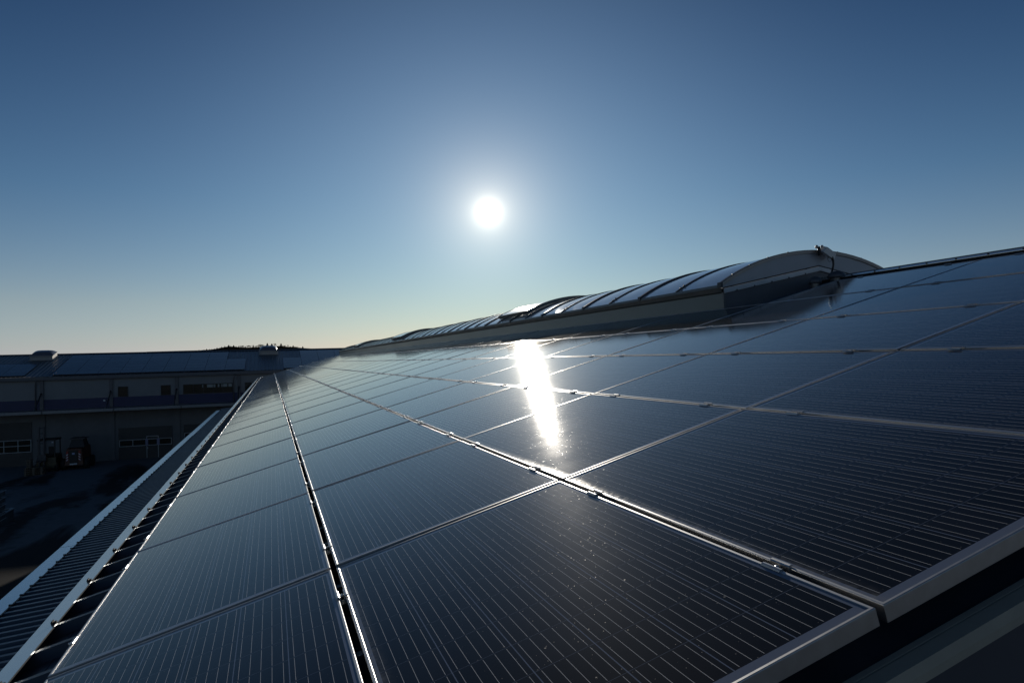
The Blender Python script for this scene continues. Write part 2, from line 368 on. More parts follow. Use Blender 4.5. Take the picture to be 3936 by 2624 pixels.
# ------------------------------------------------------------------ our hall
DV, DU = 1.012, 1.6992
EAVE, APEX, U0, U1 = -0.31, 7.655, -1.735, 56.6
hall = root('industrial_hall', (0, 20, GZ), 'long dark metal roofed hall in the foreground carrying the rows of solar panels', 'building')
def rib_profile():
    """(u, h) across the trapezoid ribs, pitch 0.333 m"""
    out = []; u = 0.298 - 0.333 * 6
    pan, top = -0.112, -0.066
    out.append((U0, pan))
    while u < U1 - 0.06:
        if u > U0 + 0.06:
            out += [(u - 0.042, pan), (u - 0.016, top), (u + 0.016, top), (u + 0.042, pan)]
            out += [(u + 0.130, pan), (u + 0.138, pan + 0.004), (u + 0.152, pan + 0.004), (u + 0.160, pan)]
        u += 0.333
    out.append((U1, pan))
    return out
prof = rib_profile()
XA = P(APEX, 0, 0).x
def mirror(q): return Vector((2 * XA - q.x, q.y, q.z))
m = MB()
A = [P(EAVE, u, h) for u, h in prof]; B = [P(APEX, u, h) for u, h in prof]
m.loft([A, B])
m.loft([[mirror(q) for q in A], [mirror(q) for q in B]])
m.build('roof_sheet', SHEET, hall)
# pale strip along the eave with dark fixing clips at every second rib
m = MB(); m.rbox(-0.306, -0.222, U0, U1, -0.064, -0.057)
m.rbox(-0.306, -0.300, U0, U1, -0.17, -0.066)
strip = m.build('eave_strip', STEEL, hall)
k = 0; u = 0.298 - 0.333 * 6
clip0 = None
while u < U1 and k < 86:
    mb = MB(); mb.rbox(-0.246, -0.222, u - 0.010, u + 0.004, -0.0565, -0.047); mb.rbox(-0.240, -0.234, u - 0.018, u + 0.010, -0.0565, -0.041)
    if u > U0 + 0.05:
        mb.build('rib_clip', BLACK, strip)
    u += 0.666; k += 1
# ridge cap: left flank, fold and right flank, on dark profile fillers
m = MB()
rings = []
for uu in (U0 - 0.02, U1 + 0.02):
    ring = [P(7.526, uu, -0.0345), P(7.527, uu, -0.0300), P(7.60, uu, -0.0265), P(7.660, uu, -0.022)]
    rings.append(ring + [mirror(q) for q in ring[::-1]])
m.loft(rings)
cap = m.build('ridge_cap', STEEL, hall)
m = MB(); m.rbox(7.535, 7.55, U0, U1, -0.116, -0.033); m.build('ridge_filler', BLACK, hall)
for i in range(12):
    u = 0.298 + 0.333 * (i - 1)
    mb = MB(); mb.rbox(7.527, 7.539, u - 0.007, u + 0.007, -0.0295, -0.017); mb.build('ridge_screw', DKMETAL, cap)
# verge trim on the near gable
m = MB()
prv = [(-1.690, -0.114), (-1.696, -0.100), (-1.711, -0.100), (-1.7125, -0.106), (-1.715, -0.106), (-1.7165, -0.100), (-1.750, -0.102), (-1.754, -0.125), (-1.752, -0.145)]
for sgn in (0, 1):
    rr = []
    for vv in (EAVE, APEX):
        ring = [P(vv, a, b) for a, b in prv]
        rr.append([mirror(q) for q in ring] if sgn else ring)
    m.loft(rr)
m.build('verge_trim', VERGE, hall)
m = MB()
rr = []
for vv in (EAVE, APEX): rr.append([P(vv, -1.746, -0.145), P(vv, -1.746, -0.34), P(vv, -1.70, -0.34)])
m.loft(rr); m.loft([[mirror(q) for q in r_] for r_ in rr])
m.build('verge_board', SHEET, hall)
# walls
XE = -0.12; XW = 2 * XA + 0.12
ez = P(0, 0, -0.13).z
m = MB()
m.quad((XE, U0 + 0.12, GZ), (XE, U1 - 0.12, GZ), (XE, U1 - 0.12, ez - 0.02), (XE, U0 + 0.12, ez - 0.02))
m.quad((XW, U0 + 0.12, GZ), (XW, U1 - 0.12, GZ), (XW, U1 - 0.12, ez - 0.02), (XW, U0 + 0.12, ez - 0.02))
m.build('side_wall', WALL, hall)
m = MB()
for yy in (U0 + 0.12, U1 - 0.12):
    m.add([(XE, yy, GZ), (XW, yy, GZ), (XW, yy, ez - 0.02), (XA, yy, P(APEX, 0, -0.13).z - 0.02), (XE, yy, ez - 0.02)], [(0, 1, 2, 3, 4)])
m.build('gable_wall', WALL, hall)
# lower canopy roof of fine trapezoid sheet along the eave side
CEND = 49.2
def cz(x): return -2.02 + (x + 2.47) * 0.085
m = MB(); a, b_ = [], []
u = -4.0; pit = 0.2077
lst = [(-4.0, 0)]
u = 6.171 - pit * 48
while u < CEND - 0.1:
    if u > -3.9: lst += [(u - 0.058, 0), (u - 0.030, 0.036), (u + 0.030, 0.036), (u + 0.058, 0)]
    u += pit
lst.append((CEND, 0))
lst = sorted(lst)
m.loft([[Vector((-0.14, uu, cz(-0.14) + h)) for uu, h in lst], [Vector((-2.50, uu, cz(-2.50) + h)) for uu, h in lst]])
m.loft([[Vector((-0.14, -4.0, cz(-0.14) - 0.10)), Vector((-0.14, CEND, cz(-0.14) - 0.10))], [Vector((-2.5, -4.0, cz(-2.5) - 0.10)), Vector((-2.5, CEND, cz(-2.5) - 0.10))]])
can = m.build('canopy_roof', SHEET2, hall)
m = MB()
CF = 47.2
segs = [-4.0 + i * 3.0 for i in range(18)]
for i in range(len(segs) - 1):
    y0, y1 = segs[i], min(segs[i + 1] + 0.06, CF)
    if y0 > CF: break
    dz = 0.002 * (i % 2)
    m.loft([[Vector((-2.462, yy, cz(-2.462) + 0.039 + dz)), Vector((-2.470, yy, cz(-2.47) + 0.052 + dz)), Vector((-2.690, yy, cz(-2.69) + 0.058 + dz)), Vector((-2.705, yy, cz(-2.70) - 0.13)), Vector((-2.69, yy, cz(-2.70) - 0.14))] for yy in (y0, y1)])
fl = m.build('canopy_flashing', STEEL, hall)
i = 0; u = 6.171 - pit * 46
while u < 30:
    if i % 2 == 0 and u > 3.5:
        mb = MB(); mb.box(-2.478, -2.440, u - 0.012, u + 0.012, cz(-2.46) + 0.055, cz(-2.46) + 0.075); mb.build('flashing_screw', BLACK, fl)
    i += 1; u += pit
i = 0; u = 6.171 - pit * 46
while u < 26:
    if i % 6 == 3 and u > 3.5:
        xx = -1.7 + 0.35 * ((i // 6) % 2)
        mb = MB(); mb.box(xx - 0.012, xx + 0.012, u - 0.012, u + 0.012, cz(xx) + 0.036, cz(xx) + 0.052); mb.build('sheet_screw', BLACK, can)
    i += 1; u += pit

# ------------------------------------------------------------------ solar panels
PW, PL, LIP, TH = 0.990, 1.679, 0.0098, 0.040
def frame_mesh():
    prof = [(0.0, -TH), (0.0, -0.0022), (0.0007, -0.0007), (0.0022, 0.0), (LIP - 0.0016, 0.0), (LIP, -0.0012), (LIP, -0.0040)]
    m = MB(); rings = []
    for inset, z in prof + [(0.030, -TH + 0.001), (0.030, -TH)]:
        x, y = PW / 2 - inset, PL / 2 - inset
        rings.append([Vector((-x, -y, z)), Vector((x, -y, z)), Vector((x, y, z)), Vector((-x, y, z))])
    m.loft(rings[:len(prof)], closed=True)
    m.loft([rings[0], rings[-1]], closed=True)
    return m
panel0 = root('solar_panel', (0, 0, 0), 'x', 'solar panel')
fr0 = frame_mesh().build('frame', ALU, panel0)
lm = MB(); x, y = PW / 2 - LIP + 0.001, PL / 2 - LIP + 0.001
lm.box(-x, x, -y, y, -0.0075, -0.0026)
la0 = lm.build('laminate', PV, panel0)
first = True
TILT = R(-15)
spots = []
for j in range(7):
    for i in range(-1, 33):
        if j == 6 and i > 1: continue
        spots.append((j, i))
rnd = random.Random(3)
for j, i in spots:
    o = panel0 if first else dup(panel0)
    first = False
    dip = 0.0
    if i > 25: dip = -0.0022 * (i - 25) ** 1.6
    o.location = P((j + 0.5) * DV, (i + 0.5) * DU, dip + rnd.uniform(-0.0012, 0.0012))
    o.rotation_euler = Euler((R(rnd.gauss(0, 0.06)), TILT + R(rnd.gauss(0, 0.10)), 0), 'XYZ')
    if i > 25: o.rotation_euler.x += -math.atan(0.0022 * 1.6 * (i - 25) ** 0.6 / DU)
    tag(o, 'solar panel, %s from the near end in the %s row above the eave' % (ordn(i + 2), ordn(j + 1)), 'solar panel', 'solar panels in rows on the hall roof')

# clamps in the gaps between the rows
def clamp_root(edge):
    c = root('panel_clamp', (0, 0, 0), 'x', 'clamp')
    G = (DV - PW) / 2
    def clip(sx):
        m = MB(); T = Matrix.Identity(4)
        # lip hook, rounded outwards
        pts = [(-0.002, -0.030), (-0.002, 0.0035), (0.001, 0.0058), (0.006, 0.0066), (0.0105, 0.0050), (0.0125, 0.0012), (0.0108, 0.0012), (0.0055, 0.0006), (0.0004, 0.0006), (0.0004, -0.030)]
        rings = [[Vector((sx * (G - 0.0012 + a), yy, z)) for a, z in pts] for yy in (-0.034, 0.034)]
        m.loft(rings, closed=True)
        for yy in (0, 1): m.add(rings[yy], [tuple(range(len(pts)))])
        return m
    clip(1).build('clip', ALU_DULL, c)
    if not edge: clip(-1).build('clip', ALU_DULL, c)
    m = MB(); m.box(-G + 0.002, G - 0.002, -0.040, 0.040, -0.062, -0.022); m.build('base', BLACK, c)
    m = MB(); m.lathe([(0.0, 0.0), (0.0052, 0.0), (0.0062, -0.002), (0.0062, -0.018), (0.0032, -0.018)][::-1], (0, 0, 0.001), 8); m.build('bolt', STAIN, c)
    return c
mid0, end0 = clamp_root(False), clamp_root(True)
mid_used = end_used = False
far_m = MB()
for j in range(0, 8):
    for i in range(-1, 33):
        for q, fr in enumerate((0.19, 0.80)):
            if (j == 7 and i > 1) or (j == 6 and i > 1): continue
            u = (i + fr) * DU
            v = j * DV
            edge = j in (0, 7)
            if i <= 15:
                if edge:
                    o = dup(end0) if end_used else end0; end_used = True
                else:
                    o = dup(mid0) if mid_used else mid0; mid_used = True
                o.location = P(v + (0 if not edge else (0.003 if j == 0 else -0.003)), u, 0)
                o.rotation_euler = (0, TILT, 0 if j < 7 else 0)
                if j == 7: o.rotation_euler = Euler((0, TILT, 0)); o.scale = (-1, 1, 1)
                w = ('nearer', 'farther')[q]
                if j == 0: lb = 'small aluminium clamp on the eave edge, %s one beside the %s panel' % (w, ordn(i + 2))
                elif j == 7: lb = 'small aluminium clamp on the top edge below the ridge, %s one beside the %s panel' % (w, ordn(i + 2))
                else: lb = 'aluminium clamp in the gap above panel row %s, %s one beside its %s panel' % (NUM[j], w, ordn(i + 2))
                tag(o, lb, 'clamp', 'aluminium clamps holding the solar panels')
            else:
                far_m.rbox(v - 0.02, v + 0.02, u - 0.034, u + 0.034, -0.03, 0.005)
tag(far_m.build('distant_clamps', ALU_DULL), 'far away aluminium clamps between the most distant solar panels', 'clamps', kind='stuff')

# ------------------------------------------------------------------ barrel skylight on the ridge
SU0, SU1 = 4.26, 54.2
sk = root('barrel_skylight', (XA, SU0, P(APEX, 0, -0.1).z), 'long grey barrel vault skylight running along the hall ridge', 'skylight')
XL = P(6.15, 0, 0.0).x; XRT = 2 * XA - XL
def sill_z(x, base):   # curb top follows a flatter fold than the roof
    return base - abs(x - XA) * 0.2013
PK = 2.114             # fold of the sill
m = MB()
def curb_ring(x, zt, u0, u1): pass
zb = P(6.15, 0, -0.12).z
# long side walls, slightly dished, in 6 m lengths
for xx, sg in ((XL, 1), (XRT, -1)):
    y = SU0
    while y < SU1 - 0.1:
        y2 = min(y + 6.0, SU1)
        nseg = 8
        rings = []
        for a in range(nseg + 1):
            yy = y + (y2 - y) * a / nseg; wob = 0.004 * math.sin(yy * 2.1) + 0.003 * math.sin(yy * 5.3)
            rings.append([Vector((xx + sg * 0.0, yy, zb)), Vector((xx + sg * (0.006 + wob), yy, zb + 0.10)), Vector((xx + sg * (0.010 + wob), yy, zb + 0.20)), Vector((xx + sg * 0.012, yy, zb + 0.295)), Vector((xx + sg * 0.014, yy, sill_z(xx, PK) + 0.0))])
        m.loft(rings, smooth=True)
        y = y2
m.build('curb_wall', CURB, sk)
CEND_M = simple('curb_end_sheet', (0.13, 0.135, 0.15), 0.5, 0.3, noise=0.12, scale=3)
for yy in (SU0 + 0.004, SU1 - 0.004):
    m = MB(); m.add([(XL, yy, zb), (XL + 0.012, yy, sill_z(XL, PK) - 0.02), (XA, yy, PK - 0.02), (XRT - 0.012, yy, sill_z(XL, PK) - 0.02), (XRT, yy, zb), (XA, yy, zb + (XA - XL) * math.tan(SLOPE) - 0.02)], [(0, 1, 2, 3, 4, 5)])
    m.build('curb_end', CEND_M, sk)
m = MB(); m.box(XL - 0.006, XL + 0.03, SU0 - 0.005, SU0 + 0.03, zb, sill_z(XL, PK) - 0.012); m.build('corner_post', SILL, sk)
# sill: pale stepped strip at the near end, dark profile along the side
m = MB()
yy = SU0 - 0.012
for sgx in (1, -1):
    def X(t): return XA - sgx * t
    hw = XA - XL
    m.hexa([Vector((X(hw), yy, sill_z(XL, PK) - 0.045)), Vector((X(0), yy, PK - 0.045)), Vector((X(0), yy + 0.02, PK - 0.045)), Vector((X(hw), yy + 0.02, sill_z(XL, PK) - 0.045)),
            Vector((X(hw), yy, sill_z(XL, PK) - 0.004)), Vector((X(0), yy, PK - 0.004)), Vector((X(0), yy + 0.02, PK - 0.004)), Vector((X(hw), yy + 0.02, sill_z(XL, PK) - 0.004))])
    m.hexa([Vector((X(hw), yy - 0.012, sill_z(XL, PK) - 0.060)), Vector((X(0), yy - 0.012, PK - 0.060)), Vector((X(0), yy - 0.001, PK - 0.060)), Vector((X(hw), yy - 0.001, sill_z(XL, PK) - 0.060)),
            Vector((X(hw), yy - 0.012, sill_z(XL, PK) - 0.046)), Vector((X(0), yy - 0.012, PK - 0.046)), Vector((X(0), yy - 0.001, PK - 0.046)), Vector((X(hw), yy - 0.001, sill_z(XL, PK) - 0.046))])
sill = m.build('end_sill', TRIM, sk)
for t in (-1.28, -1.02, -0.76, -0.5, -0.24):
    zz = PK - abs(t) * 0.2013
    mb = MB(); mb.box(XA + t - 0.006, XA + t + 0.006, yy - 0.018, yy - 0.0125, zz - 0.07, zz - 0.046); mb.build('sill_bracket', DKMETAL, sill)
m = MB(); zz = sill_z(XL, PK) - 0.015
m.quad((XL + 0.02, SU0 + 0.01, zz), (XRT - 0.02, SU0 + 0.01, zz), (XRT - 0.02, SU1 - 0.01, zz), (XL + 0.02, SU1 - 0.01, zz)); m.build('bounce_sheet', BOUNCE, sk)  # added white sheet under the vault, bounces light up into the glazing
ZS = 1.862                # spring of the vault
m = MB()
for xx, sg in ((XL, 1), (XRT, -1)):
    zt = sill_z(XL, PK)
    m.loft([[Vector((xx + sg * 0.014, y, zt - 0.055)), Vector((xx - sg * 0.022, y, zt - 0.045)), Vector((xx - sg * 0.040, y, zt + 0.012)), Vector((xx - sg * 0.036, y, zt + 0.045)), Vector((xx + sg * 0.02, y, ZS + 0.006))] for y in (SU0, SU1)])
m.build('side_sill', SILL, sk)
HWID, RISE = XA - XL + 0.034, 0.435
RAD = (HWID ** 2 + RISE ** 2) / (2 * RISE)
AM = math.asin(HWID / RAD)
def arc(t, dr=0.0):       # t -1..1
    a = t * AM
    return Vector((XA + (RAD + dr) * math.sin(a), 0, ZS + RISE - RAD + (RAD + dr) * math.cos(a)))
BAY = 0.965
nb = int((SU1 - SU0) / BAY); BAY = (SU1 - SU0) / nb
gl0 = None
for i in range(nb):
    y0 = SU0 + i * BAY + 0.006; y1 = y0 + BAY - 0.012
    m = MB(); n = 28; rings = []
    for k2 in range(5):
        f = k2 / 4; yy = y0 + (y1 - y0) * f; bul = 0.010 * math.sin(math.pi * f)
        rings.append([arc(-1 + 2 * q / n, bul * (1 - (abs(-1 + 2 * q / n)) ** 4)) + Vector((0, yy, 0)) for q in range(n + 1)])
    m.loft(rings, smooth=True); m.build('glazing_sheet', GLAZ, sk)
for i in range(nb + 1):
    yc = SU0 + i * BAY; thick = i % 2 == 0
    w_, h_ = (0.024, 0.024) if thick else (0.011, 0.016)
    m = MB(); n = 28
    if i == 0: yc += 0.02
    rings = []
    for q in range(n + 1):
        t = -1.0 + 2 * q / n; a0, a1 = arc(t, -0.004), arc(t, h_)
        rings.append([a0 + Vector((0, yc - w_, 0)), a1 + Vector((0, yc - w_, 0)), a1 + Vector((0, yc + w_, 0)), a0 + Vector((0, yc + w_, 0))])
    m.loft(rings, closed=True); m.add(rings[0], [(0, 1, 2, 3)]); m.add(rings[-1], [(0, 1, 2, 3)])
    rb = m.build('arch_rib', DKMETAL, sk)
    if i < 16:
        if thick:
            mb = MB(); mb.box(XL - 0.048, XL - 0.018, yc - 0.035, yc + 0.035, ZS - 0.03, ZS + 0.03); mb.build('rib_foot', DKMETAL, rb)
        else:
            for t in (-0.945, -0.905):
                c = arc(t, h_); mb = MB(); mb.lathe([(0, 0.016), (0.010, 0.013), (0.012, 0), (0.012, -0.004)], c + Vector((0, yc, 0)), 8); mb.build('rib_bolt', BLACK, rb)
# near end panel below the arch, with rim
m = MB(); n = 36; yy = SU0 + 0.006
low = [Vector((XA + (-1 + 2 * q / n) * (HWID - 0.01), yy, PK + 0.012 - abs((-1 + 2 * q / n) * (HWID - 0.01)) * 0.2013)) for q in range(n + 1)]
m.loft([low, [arc(-1 + 2 * q / n, -0.012) + Vector((0, yy, 0)) for q in range(n + 1)]])
m.build('end_panel', ENDW, sk); m = MB()
m.loft([[p + Vector((0, SU1 - SU0 - 0.01, 0)) for p in low], [arc(-1 + 2 * q / n, -0.012) + Vector((0, SU1 - 0.004, 0)) for q in range(n + 1)]])
m.build('end_panel', ENDW, sk)
m = MB()
rings = []
for q in range(n + 1):
    t = -1 + 2 * q / n; a0, a1 = arc(t, -0.020), arc(t, 0.018)
    rings.append([a0 + Vector((0, SU0 - 0.014, 0)), a1 + Vector((0, SU0 - 0.014, 0)), a1 + Vector((0, SU0 + 0.03, 0)), a0 + Vector((0, SU0 + 0.03, 0))])
m.loft(rings, closed=True); rim = m.build('end_rim', simple('rim_profile', (0.34, 0.31, 0.29), 0.4, 0.5, noise=0.08), sk)
for t in (-0.86, -0.68, -0.5, -0.3, 0.2, 0.45):
    c = arc(t, 0.018); mb = MB(); mb.lathe([(0, 0.014), (0.009, 0.011), (0.011, 0), (0.011, -0.004)], c + Vector((0, SU0 + 0.008, 0)), 8); mb.build('rim_bolt', BLACK, rim)
m = MB()
for sgx in (1, -1):
    m.hexa([Vector((XA - sgx * (HWID - 0.03), SU0 - 0.004, PK + 0.000 - (HWID - 0.03) * 0.2013)), Vector((XA, SU0 - 0.004, PK)), Vector((XA, SU0 + 0.005, PK)), Vector((XA - sgx * (HWID - 0.03), SU0 + 0.005, PK - (HWID - 0.03) * 0.2013)),
            Vector((XA - sgx * (HWID - 0.03), SU0 - 0.004, PK + 0.013 - (HWID - 0.03) * 0.2013)), Vector((XA, SU0 - 0.004, PK + 0.013)), Vector((XA, SU0 + 0.005, PK + 0.013)), Vector((XA - sgx * (HWID - 0.03), SU0 + 0.005, PK + 0.013 - (HWID - 0.03) * 0.2013))])
m.build('seal_strip', BLACK, sk)
# raised vent flaps
for a0, a1 in ((11.35, 13.42), (26.9, 29.6), (42.7, 45.0)):
    m = MB(); n = 24; d = 0.085; th = 0.86
    r_out = [[arc(th * (-1 + 2 * q / n), d) + Vector((0, y, 0)) for q in range(n + 1)] for y in (a0, (a0 + a1) / 2, a1)]
    m.loft(r_out, smooth=True); vf = m.build('vent_flap', GLAZ, sk)
    m = MB()
    for y in (a0 + 0.001, a1 - 0.001):
        m.loft([[arc(th * (-1 + 2 * q / n), d + 0.008) + Vector((0, y, 0)) for q in range(n + 1)], [arc(th * (-1 + 2 * q / n), d - 0.062) + Vector((0, y, 0)) for q in range(n + 1)]])
    for t in (-th, th):
        m.quad(arc(t, d + 0.01) + Vector((0, a0, 0)), arc(t, d + 0.01) + Vector((0, a1, 0)), arc(t, d - 0.075) + Vector((0, a1, 0)), arc(t, d - 0.075) + Vector((0, a0, 0)))
    m.build('flap_frame', SILL, vf)

# ------------------------------------------------------------------ wind sensor and cable cowls by the skylight end
ws = root('wind_sensor', (7.43, SU0 - 0.03, 2.28), 'small weather sensor with cup anemometer and solar box on the skylight end', 'weather sensor')
yS = SU0 - 0.06
m = MB(); m.lathe([(0.004, 0.085), (0.017, 0.080), (0.019, 0.03), (0.017, -0.02), (0.012, -0.03)], (7.348, yS, 2.268), 14); m.build('anemometer_body', BLACK, ws)
for ang_ in (200, 320, 80):
    a = R(ang_); c = Vector((7.340 + 0.042 * math.cos(a), yS + 0.042 * math.sin(a), 2.352))
    m = MB(); m.lathe([(0.0, 0.019), (0.010, 0.016), (0.016, 0.010), (0.0185, 0.0), (0.016, -0.010), (0.010, -0.016), (0.0, -0.019)], c, 14); m.build('anemometer_cup', CUPM, ws)
    m = MB(); m.tube([(7.340, yS, 2.352), c], 0.003, 6); m.build('cup_arm', BLACK, ws)
T = Matrix.Translation((7.458, yS - 0.03, 2.275)) @ Matrix.Scale(1.12, 4) @ Matrix.Rotation(R(30), 4, 'Y') @ Matrix.Rotation(R(18), 4, 'X')
m = MB()
bx = [(-0.085, -0.05, -0.032), (0.085, -0.05, -0.032), (0.085, 0.05, -0.032), (-0.085, 0.05, -0.032), (-0.072, -0.042, 0.036), (0.072, -0.042, 0.036), (0.072, 0.05, 0.036), (-0.072, 0.05, 0.036)]
m.hexa([T @ Vector(q) for q in bx]); bxo = m.build('control_box', SENSW, ws)
m = MB(); m.box(-0.056, 0.056, -0.03, 0.042, 0.0365, 0.040, T); m.build('solar_cell', BLACK, bxo)
m = MB(); m.tube([(7.47, yS - 0.05, 2.245), (7.492, yS - 0.06, 2.215), (7.508, yS - 0.062, 2.17), (7.512, yS - 0.06, 2.12), (7.497, yS - 0.06, 2.06), (7.47, yS - 0.07, 2.015), (7.45, yS - 0.08, 1.985)], [0.016, 0.018, 0.014, 0.012, 0.012, 0.012, 0.012], 10)
m.build('conduit', BLACK, ws)
m = MB(); m.tube([Vector((7.455 + 0.030 * math.cos(a), yS - 0.06, 2.19 + 0.034 * math.sin(a))) for a in [R(130 + 14 * k) for k in range(16)]], 0.003, 6, caps=False)
m.build('thin_cable', BLACK, ws)
def cowl(x, y, ztop, r_, lb):
    zr = (x / CS * SN) - 0.11
    c = root('roof_cowl', (x, y, zr), lb, 'roof cowl', 'roof cowls by the skylight end')
    m = MB(); m.lathe([(r_ * 0.72, ztop - 0.075), (r_ * 0.70, zr - 0.02)], (x, y, 0), 16); m.lathe([(r_ * 0.72, zr + 0.03), (r_ * 1.15, zr - 0.03)], (x, y, 0), 16); m.build('pipe', SILL, c)
    m = MB(); m.lathe([(0, ztop), (r_ * 0.5, ztop - 0.008), (r_ * 0.85, ztop - 0.028), (r_, ztop - 0.055), (r_ * 1.02, ztop - 0.085), (r_ * 0.95, ztop - 0.088), (r_ * 0.8, ztop - 0.06)], (x, y, 0), 20); m.build('cap', COWL, c)
cowl(6.975, 3.88, 1.935, 0.074, 'small dark domed cowl standing lower down the slope beside the skylight end')
cowl(7.30, 3.88, 2.005, 0.102, 'larger dark domed cowl close to the ridge cap beside the skylight end')

# ------------------------------------------------------------------ warehouse across the yard
WY = 66.0
wh = root('warehouse', (-10, WY, GZ), 'grey two storey warehouse with a blue band and dark gates across the yard', 'building')
X0, X1 = -48.0, 36.0
EY, EZ = 65.7, 0.41
RY = 73.75; FA = R(13.85); CF_, SF_ = math.cos(FA), math.sin(FA); RZ = EZ + (RY - EY) * math.tan(FA)
m = MB(); m.quad((X0, WY, -2.42), (X1, WY, -2.42), (X1, WY, 0.05), (X0, WY, 0.05))
m.quad((X0, WY, GZ), (X0, 2 * RY - WY, GZ), (X0, 2 * RY - WY, 0.05), (X0, WY, 0.05)); m.quad((X1, WY, GZ), (X1, 2 * RY - WY, GZ), (X1, 2 * RY - WY, 0.05), (X1, WY, 0.05))
m.quad((X0, 2 * RY - WY, GZ), (X1, 2 * RY - WY, GZ), (X1, 2 * RY - WY, 0.05), (X0, 2 * RY - WY, 0.05))
for xx in (X0, X1): m.add([(xx, WY, 0.05), (xx, 2 * RY - WY, 0.05), (xx, RY, RZ - 0.05)], [(0, 1, 2)])
m.build('upper_wall', WALL, wh)
m = MB(); m.quad((X0, WY + 0.02, GZ), (X1, WY + 0.02, GZ), (X1, WY + 0.02, -2.42), (X0, WY + 0.02, -2.42)); m.build('lower_wall', WALLB, wh)
m = MB(); m.box(X0, X1, WY - 0.03, WY + 0.015, -2.40, -1.56); m.build('blue_band', BLUE, wh)
# roof with fine ribs
def FR(x, s, h=0.0): return Vector((x, EY + s * CF_ - h * SF_, EZ + s * SF_ + h * CF_))
m = MB(); rb_ = []
x = X0
while x < X1:
    rb_ += [(x, 0), (x + 0.26, 0), (x + 0.275, 0.04), (x + 0.315, 0.04)]
    x += 0.333
SL = (RY - EY) / CF_
m.loft([[FR(a, -0.05, h) for a, h in rb_], [FR(a, SL, h) for a, h in rb_]])
m.loft([[Vector((q.x, 2 * RY - q.y, q.z)) for q in [FR(a, -0.05, h) for a, h in rb_]], [FR(a, SL, h) for a, h in rb_]])
rf = m.build('roof', FARROOF, wh)
m = MB(); m.loft([[FR(xx, SL - 0.28, 0.06), FR(xx, SL, 0.075), Vector((xx, RY + 0.27, RZ - 0.02))] for xx in (X0, X1)]); m.build('ridge_cap', FASC, rf)
m = MB(); m.box(X0, X1, EY - 0.02, EY + 0.28, 0.06, EZ - 0.03); m.box(X0, X1, EY - 0.10, EY - 0.022, 0.16, EZ - 0.06); m.build('fascia', FASC, wh)
m = MB(); m.box(X0, X1, EY + 0.26, WY - 0.005, 0.02, 0.055); m.build('soffit', BLACK, wh)
BAYX = [-17.60 + 5.18 * k for k in range(-5, 10)]
for xx in BAYX:
    if xx < -24 or xx > 8: continue
    m = MB(); m.box(xx - 0.13, xx + 0.13, WY - 0.12, WY - 0.032, -2.40, 0.02); m.build('pillar', PILL, wh)
    m = MB(); m.box(xx - 0.20, xx + 0.22, WY - 0.06, WY + 0.015, GZ, -2.62); m.build('plinth_pillar', WALLB, wh)
    m = MB(); m.tube([(xx - 0.02, WY - 0.14, -1.02), (xx, 63.78, -2.44)], 0.055, 8); m.build('canopy_strut', DKMETAL, wh)
for xx in (-17.95, -2.42):
    m = MB(); m.tube([(xx + 0.02, EY - 0.06, 0.14), (xx + 0.02, EY - 0.06, 0.02), (xx - 0.1, WY - 0.1, -0.34), (xx - 0.1, WY - 0.1, -2.38)], 0.05, 8); m.build('downpipe', PILL, wh)
# canopy
m = MB(); m.box(X0, X1, 63.72, WY - 0.035, -2.58, -2.42); cn = m.build('canopy', SHEET2, wh)
m = MB(); m.box(X0, X1, 63.66, 63.715, -2.63, -2.395); m.box(X0, X1, 63.715, 63.95, -2.418, -2.395); m.build('canopy_edge', CEDGE, cn)
for xx in BAYX:
    if -24 < xx < 8:
        mb = MB(); mb.box(xx + 0.55, xx + 0.63, 63.62, 63.66, -2.62, -2.41); mb.build('edge_joint', DKMETAL, cn)
# upper windows
def window(x0, x1, z0, z1, n):
    m = MB(); f = 0.05
    m.box(x0, x1, WY - 0.06, WY + 0.01, z0, z0 + f); m.box(x0, x1, WY - 0.06, WY + 0.01, z1 - f, z1)
    for k in range(n + 1):
        xc = x0 + f / 2 + (x1 - x0 - f) * k / n
        m.box(xc - f / 2, xc + f / 2, WY - 0.058, WY + 0.008, z0 + f, z1 - f)
    w_ = m.build('window', WINF, wh)
    for k in range(n):
        a = x0 + f + (x1 - x0 - f) * k / n; b2 = x0 + (x1 - x0 - f) * (k + 1) / n
        mb = MB(); tl = random.Random(k + int(x0 * 9)).uniform(-0.004, 0.006)
        mb.box(a + 0.002, b2 - 0.002, WY - 0.030, WY - 0.024, z0 + f + 0.002, z1 - f - 0.002); mb.build('pane', PANE, w_)
    return w_
window(-11.90, -11.12, -1.55, -0.66, 1)
window(-8.53, -7.74, -1.55, -0.66, 1)
wb = window(-6.72, -2.58, -1.53, -0.67, 5)
wb2 = window(-1.54, 2.6, -1.53, -0.67, 5)
# bright reflections in the upper panes, painted as small pale plates in front of them
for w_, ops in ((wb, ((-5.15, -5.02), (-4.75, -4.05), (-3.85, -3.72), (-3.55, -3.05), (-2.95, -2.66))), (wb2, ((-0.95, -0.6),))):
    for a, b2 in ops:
        mb = MB(); mb.box(a, b2, WY - 0.036, WY - 0.031, -1.00, -0.74); mb.build('pane_reflection', PANE_REFL, w_)
